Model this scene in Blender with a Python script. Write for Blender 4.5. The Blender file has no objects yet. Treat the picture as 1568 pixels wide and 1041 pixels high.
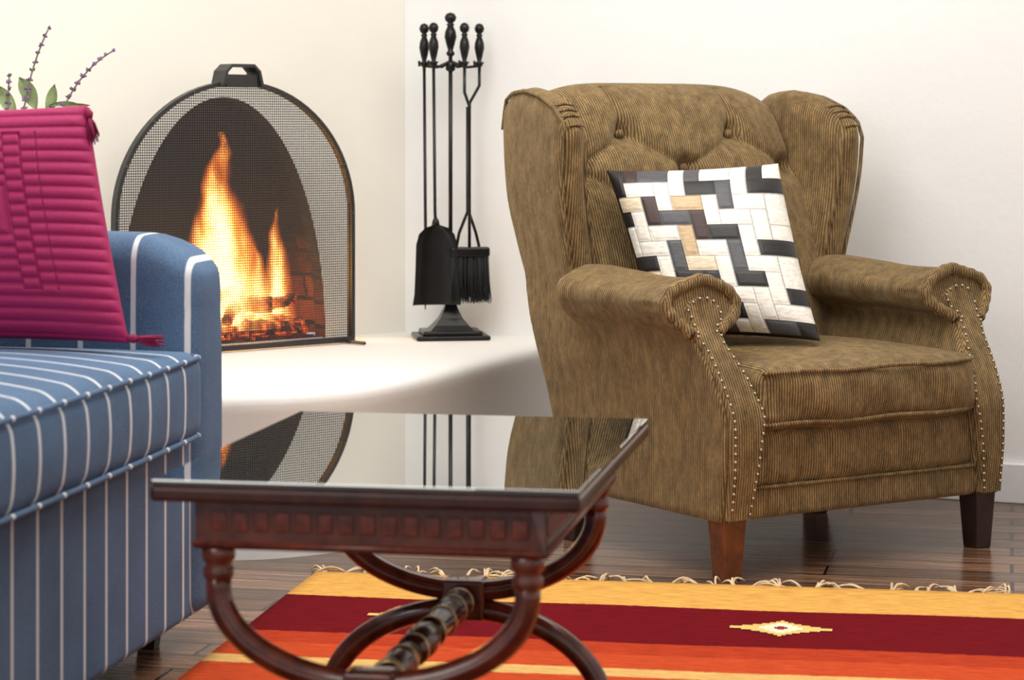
import bpy, bmesh, math, random
import numpy as np
from mathutils import Vector, Matrix
random.seed(7)
scene = bpy.context.scene
scene.view_settings.view_transform = 'Standard'
scene.view_settings.look = 'None'
COL = scene.collection
pi = math.pi

# ------------------------------------------------------------------ materials
class NT:
    def __init__(s, name):
        s.m = bpy.data.materials.new(name); s.m.use_nodes = True
        s.t = s.m.node_tree; s.b = s.t.nodes['Principled BSDF']; s.out = s.t.nodes['Material Output']
    def n(s, typ, **kw):
        nd = s.t.nodes.new(typ)
        for k, v in kw.items(): setattr(nd, k, v)
        return nd
    def l(s, a, b): s.t.links.new(a, b)
    def val(s, sock, v):
        if isinstance(v, bpy.types.NodeSocket): s.l(v, sock)
        else: sock.default_value = v
    def math(s, op, a, b=0.0, c=0.0, clamp=False):
        nd = s.n('ShaderNodeMath', operation=op); nd.use_clamp = clamp
        s.val(nd.inputs[0], a); s.val(nd.inputs[1], b); s.val(nd.inputs[2], c)
        return nd.outputs[0]
    def obj(s):
        return s.n('ShaderNodeTexCoord').outputs['Object']
    def xyz(s, v):
        nd = s.n('ShaderNodeSeparateXYZ'); s.l(v, nd.inputs[0]); return nd.outputs
    def mapping(s, v, scale=(1,1,1), rot=(0,0,0), loc=(0,0,0)):
        nd = s.n('ShaderNodeMapping'); s.l(v, nd.inputs[0])
        nd.inputs['Scale'].default_value = scale; nd.inputs['Rotation'].default_value = rot; nd.inputs['Location'].default_value = loc
        return nd.outputs[0]
    def noise(s, v, scale=5, detail=3, rough=0.5):
        nd = s.n('ShaderNodeTexNoise'); s.l(v, nd.inputs['Vector'])
        nd.inputs['Scale'].default_value = scale; nd.inputs['Detail'].default_value = detail; nd.inputs['Roughness'].default_value = rough
        return nd.outputs['Fac']
    def ramp(s, fac, stops, interp='LINEAR'):
        nd = s.n('ShaderNodeValToRGB'); nd.color_ramp.interpolation = interp
        el = nd.color_ramp.elements
        while len(el) < len(stops): el.new(0.5)
        for e, (p, c) in zip(el, stops):
            e.position = p; e.color = (c[0], c[1], c[2], 1)
        s.val(nd.inputs[0], fac); return nd.outputs[0]
    def mix(s, fac, a, b, mode='MIX'):
        nd = s.n('ShaderNodeMix', data_type='RGBA', blend_type=mode)
        s.val(nd.inputs['Factor'], fac)
        for sock, v in ((nd.inputs[6], a), (nd.inputs[7], b)):
            if isinstance(v, tuple): sock.default_value = (v[0], v[1], v[2], 1)
            else: s.l(v, sock)
        return nd.outputs[2]
    def bump(s, h, strength=0.3, dist=0.01):
        nd = s.n('ShaderNodeBump'); s.val(nd.inputs['Height'], h)
        nd.inputs['Strength'].default_value = strength; nd.inputs['Distance'].default_value = dist
        s.l(nd.outputs[0], s.b.inputs['Normal'])
    def col(s, c):
        if isinstance(c, tuple): s.b.inputs['Base Color'].default_value = (c[0], c[1], c[2], 1)
        else: s.l(c, s.b.inputs['Base Color'])
    def set(s, **kw):
        for k, v in kw.items():
            s.b.inputs[k.replace('_', ' ')].default_value = v

def simple(name, c, rough=0.5, metal=0.0, var=0.15, scale=20, bump=0.0, **kw):
    t = NT(name); o = t.obj(); n = t.noise(o, scale, 3)
    t.col(t.ramp(n, [(0.3, tuple(x*(1-var) for x in c)), (0.7, tuple(min(1, x*(1+var)) for x in c))]))
    t.set(Roughness=rough, Metallic=metal)
    if bump: t.bump(n, bump, 0.01)
    for k, v in kw.items(): t.b.inputs[k.replace('_', ' ')].default_value = v
    return t.m

def corduroy(name, axis):
    # fine ribs; the rib direction follows the way each face of the upholstery is turned
    t = NT(name); tc = t.n('ShaderNodeTexCoord'); o = tc.outputs['Object']; X = t.xyz(o)
    N = t.xyz(tc.outputs['Normal'])
    wob = t.math('MULTIPLY', t.noise(o, 6, 2), 0.006)
    P = 0.0066
    def rib(c): return t.math('MULTIPLY_ADD', t.math('SINE', t.math('MULTIPLY', t.math('ADD', c, wob), 2*pi/P)), 0.5, 0.5)
    ru = rib(X[0]); rv = rib(X[1])
    if axis == 0:
        w = t.math('MULTIPLY', t.math('SUBTRACT', t.math('ABSOLUTE', N[0]), 0.62), 12.0, clamp=True)
    else:
        w = t.math('SUBTRACT', 1.0, t.math('MULTIPLY', t.math('SUBTRACT', t.math('ABSOLUTE', N[1]), 0.62), 12.0, clamp=True))
    s = t.math('ADD', t.math('MULTIPLY', rv, w), t.math('MULTIPLY', ru, t.math('SUBTRACT', 1.0, w)))
    mott = t.noise(t.mapping(o, scale=(48, 48, 20)), 1.0, 4, 0.65)
    fine = t.noise(t.mapping(o, scale=(330, 330, 90)), 1.0, 2, 0.6)
    big = t.noise(o, 7, 3, 0.5)
    base = t.ramp(s, [(0.0, (0.074, 0.046, 0.017)), (0.5, (0.212, 0.139, 0.060)), (1.0, (0.295, 0.200, 0.092))])
    base = t.mix(1.0, base, t.ramp(mott, [(0.3, (0.62, 0.60, 0.56)), (0.5, (1, 1, 1)), (0.72, (1.55, 1.5, 1.42))]), 'MULTIPLY')
    base = t.mix(1.0, base, t.ramp(fine, [(0.3, (0.75, 0.74, 0.72)), (0.7, (1.25, 1.25, 1.25))]), 'MULTIPLY')
    base = t.mix(1.0, base, t.ramp(big, [(0.3, (0.85, 0.83, 0.8)), (0.7, (1.1, 1.1, 1.1))]), 'MULTIPLY')
    t.col(base)
    t.set(Roughness=0.8)
    t.b.inputs['Sheen Weight'].default_value = 0.22
    t.b.inputs['Sheen Roughness'].default_value = 0.3
    t.b.inputs['Sheen Tint'].default_value = (1, 0.84, 0.56, 1)
    t.b.inputs['Specular IOR Level'].default_value = 0.25
    h = t.math('ADD', s, t.math('MULTIPLY', mott, 1.6))
    t.bump(h, 0.6, 0.003)
    return t.m

def striped(name, axis, off=0.0):
    t = NT(name); o = t.obj(); X = t.xyz(o)
    c = t.math('ADD', X[axis], 50.0 + off)
    f = t.math('FRACT', t.math('DIVIDE', c, 0.104))
    dd = t.math('ABSOLUTE', t.math('SUBTRACT', f, 0.5))
    k = t.ramp(dd, [(0.040, (1, 1, 1)), (0.058, (0, 0, 0))])
    n = t.noise(o, 420, 2); n2 = t.noise(o, 8, 3)
    blue = t.ramp(n, [(0.3, (0.055, 0.108, 0.205)), (0.7, (0.112, 0.195, 0.325))])
    blue = t.mix(1.0, blue, t.ramp(n2, [(0.3, (0.85, 0.85, 0.85)), (0.7, (1.1, 1.1, 1.1))]), 'MULTIPLY')
    t.col(t.mix(k, blue, (0.70, 0.74, 0.77)))
    t.set(Roughness=0.9); t.bump(t.math('ADD', n, t.math('MULTIPLY', n2, 3)), 0.25, 0.004)
    return t.m

def wallmat(name, c):
    t = NT(name); o = t.obj(); n = t.noise(o, 3, 5, 0.6)
    t.col(t.ramp(n, [(0.3, tuple(x*0.98 for x in c)), (0.7, c)]))
    t.set(Roughness=0.7); t.bump(t.noise(o, 40, 5), 0.10, 0.01)
    return t.m

def floormat():
    t = NT('wood_floor'); o = t.obj()
    m = t.mapping(o, rot=(0, 0, math.radians(12)))
    br = t.n('ShaderNodeTexBrick'); t.l(m, br.inputs['Vector'])
    br.inputs['Scale'].default_value = 1.0
    br.inputs['Brick Width'].default_value = 1.1; br.inputs['Row Height'].default_value = 0.105
    br.inputs['Mortar Size'].default_value = 0.0045; br.inputs['Color1'].default_value = (0.5, 0.48, 0.46, 1)
    br.inputs['Color2'].default_value = (1.3, 1.28, 1.26, 1); br.inputs['Mortar'].default_value = (0.03, 0.02, 0.02, 1)
    br.inputs['Mortar Smooth'].default_value = 0.2; br.offset = 0.37
    g = t.noise(t.mapping(m, scale=(4, 60, 1)), 1.0, 5, 0.65)
    wood = t.ramp(g, [(0.25, (0.068, 0.032, 0.018)), (0.50, (0.18, 0.092, 0.053)), (0.75, (0.42, 0.265, 0.17))])
    t.col(t.mix(1.0, wood, br.outputs['Color'], 'MULTIPLY'))
    t.b.inputs['Roughness'].default_value = 0.2
    rn = t.math('MULTIPLY_ADD', g, 0.30, 0.03); t.l(rn, t.b.inputs['Roughness'])
    t.b.inputs['Specular IOR Level'].default_value = 0.55
    t.bump(t.math('ADD', t.math('MULTIPLY', g, 0.6), t.math('SUBTRACT', 1.0, br.outputs['Fac'])), 0.45, 0.004)
    return t.m

M = {}
M['cu'] = corduroy('corduroy_front', 0)
M['cv'] = corduroy('corduroy_side', 1)
M['sy'] = striped('blue_stripe_seat', 1)
M['sx'] = striped('blue_stripe_arm', 0, -0.003)
M['wall'] = wallmat('white_plaster', (0.86, 0.87, 0.865))
M['kiva'] = wallmat('cream_plaster', (0.90, 0.872, 0.79))
M['hearth'] = wallmat('hearth_plaster', (0.90, 0.895, 0.87))
M['trim'] = simple('white_gloss_trim', (0.85, 0.86, 0.88), 0.3, var=0.02)
M['floor'] = floormat()
M['iron'] = simple('black_iron', (0.016, 0.015, 0.015), 0.3, 0.5, bump=0.05)
M['frame'] = simple('screen_frame_iron', (0.05, 0.05, 0.05), 0.4, 0.5)
M['bristle'] = simple('black_bristles', (0.012, 0.012, 0.013), 0.7, scale=200)
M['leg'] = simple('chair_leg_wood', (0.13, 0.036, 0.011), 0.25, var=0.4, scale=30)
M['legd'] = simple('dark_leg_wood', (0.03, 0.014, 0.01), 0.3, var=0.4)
M['nail'] = simple('nailhead_metal', (0.52, 0.45, 0.36), 0.3, 1.0)
M['mahog'] = simple('mahogany', (0.105, 0.022, 0.011), 0.2, var=0.5, scale=25, Coat_Weight=0.4)
M['mahogt'] = simple('dark_mahogany_edge', (0.05, 0.014, 0.009), 0.2, var=0.4, scale=25)
M['brass'] = simple('gilded_wood', (0.42, 0.29, 0.15), 0.3, 0.5, var=0.6, scale=40)
M['tassel'] = simple('magenta_yarn', (0.25, 0.004, 0.06), 0.8)
M['vase'] = simple('glazed_vase', (0.55, 0.6, 0.62), 0.2, var=0.1)
M['leaf'] = simple('sage_leaf', (0.24, 0.31, 0.13), 0.5, var=0.35, scale=30)
M['stem'] = simple('stem', (0.20, 0.20, 0.11), 0.6)
M['lav'] = simple('lavender_bud', (0.22, 0.12, 0.27), 0.7, var=0.4, scale=80)
M['fringe'] = simple('rug_fringe', (0.68, 0.52, 0.33), 0.9, var=0.25, scale=60)

t = NT('glass_top'); t.col((0.012, 0.018, 0.017)); t.set(Roughness=0.015, IOR=2.1)
t.b.inputs['Coat Weight'].default_value = 1.0; t.b.inputs['Coat Roughness'].default_value = 0.01
M['glass'] = t.m

t = NT('magenta_quilt'); n = t.noise(t.obj(), 300, 2)
t.col(t.ramp(n, [(0.3, (0.29, 0.003, 0.072)), (0.7, (0.40, 0.008, 0.11))])); t.set(Roughness=0.7)
t.bump(n, 0.15, 0.002); M['mag'] = t.m

t = NT('hide_patchwork'); a = t.n('ShaderNodeAttribute'); a.attribute_name = 'Col'
n = t.noise(t.mapping(t.obj(), scale=(60, 60, 200)), 1.0, 3)
t.col(t.mix(1.0, a.outputs['Color'], t.ramp(n, [(0.3, (0.82, 0.8, 0.78)), (0.7, (1.1, 1.1, 1.1))]), 'MULTIPLY'))
t.set(Roughness=0.5); t.bump(n, 0.2, 0.003); M['patch'] = t.m

# rug: woven stripes
t = NT('woven_rug'); o = t.obj(); X = t.xyz(o)
wob = t.noise(t.mapping(o, scale=(60, 4, 1)), 1.0, 2)
y = t.math('MULTIPLY', t.math('ADD', X[1], t.math('MULTIPLY', t.math('SUBTRACT', wob, 0.5), 0.012)), -1.0)
gold = (0.76, 0.41, 0.10); mar = (0.155, 0.004, 0.009); org = (0.57, 0.075, 0.022); cr = (0.76, 0.47, 0.16)
fac = t.math('DIVIDE', y, 2.3, clamp=True)
st = [(0, gold), (.255, mar), (.595, (0.47, 0.050, 0.016)), (.70, org), (.81, cr), (.875, org), (1.15, mar), (1.45, gold), (1.7, org), (2.0, mar)]
rc = t.ramp(fac, [(p/2.3, c) for p, c in st], 'CONSTANT')
n1 = t.noise(t.mapping(o, scale=(18, 160, 1)), 1.0, 3, 0.7)
n2 = t.noise(o, 300, 2)
rc = t.mix(1.0, rc, t.ramp(n1, [(0.25, (0.55, 0.50, 0.47)), (0.75, (1.32, 1.32, 1.32))]), 'MULTIPLY')
t.col(rc); t.set(Roughness=1.0); t.b.inputs['Specular IOR Level'].default_value = 0.08
t.bump(t.math('ADD', n1, n2), 0.5, 0.004); M['rug'] = t.m
M['ruggold'] = simple('rug_motif_gold', (0.80, 0.50, 0.15), 0.95, scale=150)
M['rugcream'] = simple('rug_motif_cream', (0.82, 0.73, 0.52), 0.95, scale=150)
M['rugred'] = simple('rug_motif_red', (0.25, 0.01, 0.015), 0.95, scale=150)

# fire mesh screen
t = NT('wire_mesh'); X = t.xyz(t.obj())
p = 0.0068
def wire(c):
    f = t.math('FRACT', t.math('DIVIDE', t.math('ADD', c, 10.0), p))
    return t.math('LESS_THAN', f, 0.34)
w = t.math('MAXIMUM', wire(X[0]), wire(X[2]))
t.col((0.05, 0.05, 0.052)); t.set(Roughness=0.6, Metallic=0.0); t.b.inputs['Specular IOR Level'].default_value = 0.2
tr = t.n('ShaderNodeBsdfTransparent'); mx = t.n('ShaderNodeMixShader')
t.l(w, mx.inputs[0]); t.l(tr.outputs[0], mx.inputs[1]); t.l(t.b.outputs[0], mx.inputs[2]); t.l(mx.outputs[0], t.out.inputs[0])
M['mesh'] = t.m

# firebox brick: soot plus painted shade, leaving lit brick at lower right
t = NT('sooty_shaded_brick'); o = t.obj(); X = t.xyz(o)
cb = t.n('ShaderNodeCombineXYZ'); t.l(t.math('ADD', X[0], X[1]), cb.inputs[0]); t.l(X[2], cb.inputs[1])
br = t.n('ShaderNodeTexBrick'); t.l(cb.outputs[0], br.inputs['Vector']); br.inputs['Scale'].default_value = 1
br.inputs['Brick Width'].default_value = 0.2; br.inputs['Row Height'].default_value = 0.07; br.inputs['Mortar Size'].default_value = 0.006
br.inputs['Color1'].default_value = (0.28, 0.085, 0.04, 1); br.inputs['Color2'].default_value = (0.13, 0.04, 0.022, 1); br.inputs['Mortar'].default_value = (0.03, 0.02, 0.015, 1)
n = t.noise(o, 8, 5, 0.7)
soot_shade = t.math('ADD', t.math('MULTIPLY_ADD', X[2], -2.4, 0.55), t.math('ADD', n, t.math('MULTIPLY', X[0], 1.6)), clamp=True)
t.col(t.mix(t.ramp(soot_shade, [(0.1, (0, 0, 0)), (0.8, (1, 1, 1))]), (0.008, 0.006, 0.005), br.outputs['Color']))
t.set(Roughness=0.9); t.bump(t.math('ADD', n, br.outputs['Fac']), 0.5, 0.01); M['brick'] = t.m

t = NT('charred_log'); o = t.obj(); n = t.noise(o, 28, 4, 0.7)
t.col((0.04, 0.025, 0.018)); t.set(Roughness=0.9)
t.l(t.ramp(n, [(0.45, (0, 0, 0)), (0.55, (0.7, 0.06, 0.005)), (0.7, (1, 0.45, 0.1))]), t.b.inputs['Emission Color'])
t.b.inputs['Emission Strength'].default_value = 1.9; t.bump(n, 0.6, 0.02); M['log'] = t.m

def flamemat(name, R, H, seed, S):
    t = NT(name); t.t.nodes.remove(t.b)
    o = t.obj(); X = t.xyz(t.mapping(o, scale=(1/R, 1/R, 1/H)))
    z = X[2]
    nA = t.noise(t.mapping(o, scale=(9, 9, 5), loc=(seed, seed*2, seed)), 1.0, 2, 0.5)
    nB = t.noise(t.mapping(o, scale=(26, 26, 7), loc=(seed*3, 0, seed)), 1.0, 3, 0.6)
    xw = t.math('ADD', X[0], t.math('MULTIPLY', t.math('SUBTRACT', nA, 0.5), t.math('MULTIPLY', z, 2.0)))
    r = t.math('SQRT', t.math('ADD', t.math('MULTIPLY', xw, xw), t.math('MULTIPLY', X[1], X[1])))
    Rr = t.math('SUBTRACT', 1.04, t.math('POWER', t.math('MAXIMUM', z, 0.001), 1.3))
    e = t.math('SUBTRACT', 1.0, t.math('DIVIDE', r, t.math('MAXIMUM', Rr, 0.02)), clamp=True)
    nb = t.math('MULTIPLY', t.math('SUBTRACT', nB, 0.28, clamp=True), 3.6, clamp=True)
    e = t.math('MULTIPLY', e, nb)
    hot = t.math('MULTIPLY', e, t.math('SUBTRACT', 1.3, z))
    colr = t.ramp(hot, [(0.0, (1, 0.09, 0.006)), (0.2, (1, 0.28, 0.03)), (0.5, (1, 0.66, 0.2))])
    em = t.n('ShaderNodeEmission'); t.l(colr, em.inputs[0])
    t.l(t.math('MULTIPLY', t.math('POWER', e, 1.3), S), em.inputs[1])
    t.l(em.outputs[0], t.out.inputs['Volume'])
    return t.m

# ------------------------------------------------------------------ geometry helpers
def empty(name, loc=(0,0,0), rz=0.0):
    e = bpy.data.objects.new(name, None); COL.objects.link(e)
    e.location = loc; e.rotation_euler = (0, 0, rz); e.empty_display_size = 0.1
    return e

def mk(name, V, F, mat, parent=None, smooth=True, loc=None, rz=None):
    me = bpy.data.meshes.new(name)
    me.from_pydata([tuple(v) for v in V], [], F)
    bm = bmesh.new(); bm.from_mesh(me)
    bmesh.ops.remove_doubles(bm, verts=bm.verts, dist=1e-5)
    bmesh.ops.recalc_face_normals(bm, faces=bm.faces)
    bm.to_mesh(me); bm.free()
    for p_ in me.polygons: p_.use_smooth = smooth
    mats = mat if isinstance(mat, list) else [mat]
    for m_ in mats: me.materials.append(m_)
    ob = bpy.data.objects.new(name, me); COL.objects.link(ob)
    if parent: ob.parent = parent
    if loc is not None: ob.location = loc
    if rz is not None: ob.rotation_euler = (0, 0, rz)
    return ob

class Acc:
    def __init__(s): s.V = []; s.F = []
    def add(s, V, F):
        b = len(s.V); s.V += [tuple(v) for v in V]; s.F += [tuple(i+b for i in f) for f in F]
    def mk(s, *a, **k): return mk(a[0], s.V, s.F, *a[1:], **k)

def tubeg(pts, rad, seg=10, flat=None):
    P = [Vector(p) for p in pts]; n = len(P)
    R = rad if isinstance(rad, (list, tuple)) else [rad]*n
    V = []; F = []
    T = []
    for i in range(n):
        a = P[max(0, i-1)]; b = P[min(n-1, i+1)]
        d = (b-a); T.append(d.normalized() if d.length > 1e-9 else Vector((0, 0, 1)))
    up = Vector((0, 0, 1)) if abs(T[0].z) < 0.9 else Vector((1, 0, 0))
    N = T[0].cross(up).normalized()
    for i in range(n):
        N = (N - T[i]*N.dot(T[i])).normalized(); B = T[i].cross(N)
        for k in range(seg):
            a = 2*pi*k/seg
            V.append(P[i] + (N*math.cos(a) + B*math.sin(a))*R[i])
    for i in range(n-1):
        for k in range(seg):
            F.append((i*seg+k, i*seg+(k+1) % seg, (i+1)*seg+(k+1) % seg, (i+1)*seg+k))
    F.append(tuple(range(seg))); F.append(tuple((n-1)*seg+k for k in range(seg)))
    return V, F
def tube(name, pts, rad, mat, parent=None, seg=10):
    return mk(name, *tubeg(pts, rad, seg), mat, parent)

def latheg(prof, c=(0,0,0), seg=24, axis='z', dirv=None):
    V = []; F = []
    for (r, z) in prof:
        for k in range(seg):
            a = 2*pi*k/seg
            p = (r*math.cos(a), r*math.sin(a), z) if axis == 'z' else (r*math.cos(a), z, r*math.sin(a))
            V.append((p[0]+c[0], p[1]+c[1], p[2]+c[2]))
    n = len(prof)
    for i in range(n-1):
        for k in range(seg):
            F.append((i*seg+k, i*seg+(k+1) % seg, (i+1)*seg+(k+1) % seg, (i+1)*seg+k))
    F.append(tuple(range(seg))); F.append(tuple((n-1)*seg+k for k in range(seg)))
    return V, F

def rboxg(lo, hi, r, puff=(0,0,0), n=10, warp=None):
    lo = np.array(lo, float); hi = np.array(hi, float); c = (lo+hi)/2; h = (hi-lo)/2
    r = min(r, min(h)*0.98); inner = h-r
    ax = []
    for k in range(3):
        e = [h[k]-r*q for q in (0, .12, .3, .55, .8)]
        mid = list(np.linspace(-inner[k], inner[k], n))
        ax.append([-x for x in e] + mid + e[::-1])
    V = []; F = []
    for k in range(3):
        i, j = [q for q in range(3) if q != k]
        for sgn in (-1, 1):
            b = len(V); A = ax[i]; B = ax[j]
            for a_ in A:
                for b_ in B:
                    p = np.zeros(3); p[k] = sgn*h[k]; p[i] = a_; p[j] = b_
                    q = np.clip(p, -inner, inner); d = p-q; L = np.linalg.norm(d)
                    s = q + d/L*r
                    nn_ = s/h
                    for m_ in range(3):
                        if puff[m_]:
                            o1, o2 = [w for w in range(3) if w != m_]
                            s[m_] += puff[m_]*nn_[m_]*max(0, 1-nn_[o1]**2)**.8*max(0, 1-nn_[o2]**2)**.8
                    v = s + c
                    if warp: v = warp(v)
                    V.append(tuple(v))
            nb = len(B)
            for x in range(len(A)-1):
                for y_ in range(nb-1):
                    F.append((b+x*nb+y_, b+x*nb+y_+1, b+(x+1)*nb+y_+1, b+(x+1)*nb+y_))
    return V, F
def rbox(name, lo, hi, r, mat, parent=None, puff=(0,0,0), n=10, warp=None):
    return mk(name, *rboxg(lo, hi, r, puff, n, warp), mat, parent)

def sm(xs, ys, x, w=0.02):
    o = np.linspace(-w, w, 7)
    return float(np.mean(np.interp(x+o, xs, ys)))

def boxg(lo, hi):
    x0, y0, z0 = lo; x1, y1, z1 = hi
    V = [(x0,y0,z0),(x1,y0,z0),(x1,y1,z0),(x0,y1,z0),(x0,y0,z1),(x1,y0,z1),(x1,y1,z1),(x0,y1,z1)]
    return V, [(0,1,2,3),(4,5,6,7),(0,1,5,4),(1,2,6,5),(2,3,7,6),(3,0,4,7)]

def bevel(ob, w, seg=3):
    m_ = ob.modifiers.new('bevel', 'BEVEL'); m_.width = w; m_.segments = seg; m_.limit_method = 'ANGLE'
    return ob
def smoothstep(a_, b_, x):
    t_ = min(1, max(0, (x-a_)/(b_-a_))); return t_*t_*(3-2*t_)

# ------------------------------------------------------------------ room shell
FA = math.atan2(.648, .7615)
FC = (-.796, 6.492)                        # fireplace face centre
def fw(lx, ly, z=0): return (FC[0]+.7615*lx-.648*ly, FC[1]+.648*lx+.7615*ly, z)
H0 = 0.39; CEIL = 2.7
wl = fw(-1.35, 0); wr = (-.314, 6.90)
bd = (.922, -.387)
bR = (wr[0]+bd[0]*3.6, wr[1]+bd[1]*3.6)
ld = (-.387, -.922)
lN = (wl[0]+ld[0]*4.6, wl[1]+ld[1]*4.6)
rN = (bR[0]+ld[0]*5.5, bR[1]+ld[1]*5.5)

def wall(name, p0, p1, z0, z1, th, mat, side):
    d = Vector((p1[0]-p0[0], p1[1]-p0[1])).normalized(); n_ = Vector((-d.y, d.x))*side*th
    V = []
    for z in (z0, z1):
        V += [(p0[0], p0[1], z), (p1[0], p1[1], z), (p1[0]+n_.x, p1[1]+n_.y, z), (p0[0]+n_.x, p0[1]+n_.y, z)]
    return mk(name, V, [(0,1,2,3),(4,5,6,7),(0,1,5,4),(1,2,6,5),(2,3,7,6),(3,0,4,7)], mat, smooth=False)
wall('wall_back', wr, bR, 0, CEIL, 0.12, M['wall'], 1)
wall('wall_left', lN, wl[:2], 0, CEIL, 0.12, M['wall'], 1)
wall('wall_right', bR, rN, 0, CEIL, 0.12, M['wall'], 1)
bb0 = (wr[0]+bd[0]*.75, wr[1]+bd[1]*.75)
off = (-.387*.018, -.922*.018)
bo = wall('baseboard_back', (bb0[0]+off[0], bb0[1]+off[1]), (bR[0]+off[0], bR[1]+off[1]), 0, 0.105, 0.018, M['trim'], 1)
bevel(bo, 0.004)
flo = [(-4.2, -1.5), (5, -1.5), (5, 7.8), (-4.2, 7.8)]
mk('floor', [(x, y, -0.05) for x, y in flo]+[(x, y, 0) for x, y in flo], [(0,1,2,3),(4,5,6,7),(0,1,5,4),(1,2,6,5),(2,3,7,6),(3,0,4,7)], M['floor'], smooth=False)
mk('ceiling', [(x, y, CEIL) for x, y in flo]+[(x, y, CEIL+.05) for x, y in flo], [(0,1,2,3),(4,5,6,7),(0,1,5,4),(1,2,6,5),(2,3,7,6),(3,0,4,7)], M['wall'], smooth=False)

# fireplace breast wall with arched opening (local: x along face, y into wall)
A_, HH = 0.345, 0.685
XL, XR = -1.35, 0.633
angs = sorted(set([pi*i/64 for i in range(65)] + [math.atan2(CEIL-H0, XR), math.atan2(CEIL-H0, XL)]))
V = []; F = []
for a in angs:
    c, s = math.cos(a), math.sin(a)
    V.append((A_*c, 0, H0+HH*s))
    tt = 1e9
    if c > 1e-9: tt = min(tt, XR/c)
    if c < -1e-9: tt = min(tt, XL/c)
    if s > 1e-9: tt = min(tt, (CEIL-H0)/s)
    V.append((tt*c, 0, H0+tt*s))
for i in range(len(angs)-1): F.append((2*i, 2*i+1, 2*i+3, 2*i+2))
b = len(V); V += [(XL, 0, 0), (XR, 0, 0), (XR, 0, H0), (XL, 0, H0)]; F.append((b, b+1, b+2, b+3))
mk('wall_fireplace', V, F, M['kiva'], smooth=False, loc=(FC[0], FC[1], 0), rz=FA)

fp = empty('fireplace', (FC[0], FC[1], 0), FA)
V = []; F = []
secs = [(0.0, 1.0), (0.05, 1.0), (0.06, 1.22), (0.25, 1.2), (0.42, 0.9)]
NA = 40
for (yy, k) in secs:
    for i in range(NA+1):
        a = pi*i/NA
        V.append((A_*k*math.cos(a), yy, H0+HH*min(k, 1.1)*math.sin(a)))
for j in range(len(secs)-1):
    for i in range(NA):
        q = j*(NA+1)+i; F.append((q, q+1, q+NA+2, q+NA+1))
q = (len(secs)-1)*(NA+1); F.append(tuple(q+i for i in range(NA+1)))
b = len(V); V += [(-.345, 0.0, H0+.002), (.345, 0.0, H0+.002), (.43, .45, H0+.002), (-.43, .45, H0+.002)]; F.append((b, b+1, b+2, b+3))
mk('firebox', V, F, M['brick'], fp, smooth=False)
# logs & embers
lg = Acc()
def wobtube(p0, p1, r):
    P = []; R = []
    for i in range(9):
        t_ = i/8
        P.append(Vector(p0).lerp(Vector(p1), t_)+Vector((random.uniform(-1,1), random.uniform(-1,1), random.uniform(-1,1)))*r*.15)
        R.append(r*random.uniform(.85, 1.1))
    return tubeg(P, R, 12)
for p0, p1, r in [((-.12,.2,.425),(.30,.12,.425),.032), ((-.02,.08,.42),(.28,.25,.43),.03), ((.0,.22,.47),(.22,.09,.49),.026),
                  ((.12,.07,.425),(.33,.1,.42),.022), ((.05,.06,.45),(.2,.2,.52),.018), ((.2,.2,.46),(.3,.08,.50),.016), ((.02,.12,.5),(.14,.16,.53),.015)]:
    lg.add(*wobtube(p0, p1, r))
lg.mk('logs', M['log'], fp)
em = Acc()
for i in range(90):
    c = (random.uniform(-.12, .33), random.uniform(.05, .28), .397+random.uniform(0, .03)); r = random.uniform(.006, .018)
    vv, ff = rboxg((-r,-r,-r*.7), (r,r,r*.7), r*.5, n=2)
    a = random.uniform(0, 3)
    em.add([(x*math.cos(a)-y_*math.sin(a)+c[0], x*math.sin(a)+y_*math.cos(a)+c[1], z+c[2]) for x, y_, z in vv], ff)
em.mk('embers', M['log'], fp)
for nm, lx, ly, R, Hh, seed, S in [('flame_main', .095, .15, .145, .56, 1.3, 170), ('flame_side', .275, .14, .06, .34, 4.1, 210), ('flame_low', .03, .17, .10, .38, 7.7, 140), ('flame_low_2', .18, .11, .07, .24, 9.2, 140)]:
    o = mk(nm, *latheg([(R*1.2, 0.0), (R*1.5, Hh*.3), (R*1.5, Hh*.7), (R*1.2, Hh)], seg=16), flamemat(nm, R, Hh, seed, S), fp, loc=(lx, ly, .42))
pl = bpy.data.lights.new('fire_glow', 'POINT'); pl.energy = 2.6; pl.color = (1, .45, .15); pl.shadow_soft_size = .06
po = bpy.data.objects.new('fire_glow', pl); COL.objects.link(po); po.parent = fp; po.location = (.20, .12, .58)

# hearth: curved raised plaster bench
edge = [(-1.75, 5.42), (-1.45, 5.38), (-1.1, 5.36), (-.85, 5.35), (-.653, 5.356), (-.50, 5.396), (-.343, 5.518), (-.214, 5.749), (-.0746, 6.10), (.065, 6.459), (.2, 6.684)]
def catm(P, n=8):
    out = []
    for i in range(len(P)-1):
        p0 = Vector(P[max(0,i-1)]); p1 = Vector(P[i]); p2 = Vector(P[i+1]); p3 = Vector(P[min(len(P)-1,i+2)])
        for k in range(n):
            u = k/n
            out.append(0.5*((2*p1)+(-p0+p2)*u+(2*p0-5*p1+4*p2-p3)*u*u+(-p0+3*p1-3*p2+p3)*u**3))
    out.append(Vector(P[-1])); return out
E = catm(edge, 8)
V = []; F = []
prof = [(.0, .03), (.2, .022), (.30, .012), (.335, .005), (.355, .002), (.368, .003), (.378, .009), (.386, .022), (H0-.0004, .04), (H0, .055)]
for z, ins in prof:
    for i, p_ in enumerate(E):
        a = E[max(0, i-1)]; b_ = E[min(len(E)-1, i+1)]; tt = (b_-a).normalized(); n_ = Vector((-tt.y, tt.x))
        q = p_ + n_*ins
        V.append((q.x, q.y, z))
ne = len(E)
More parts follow.
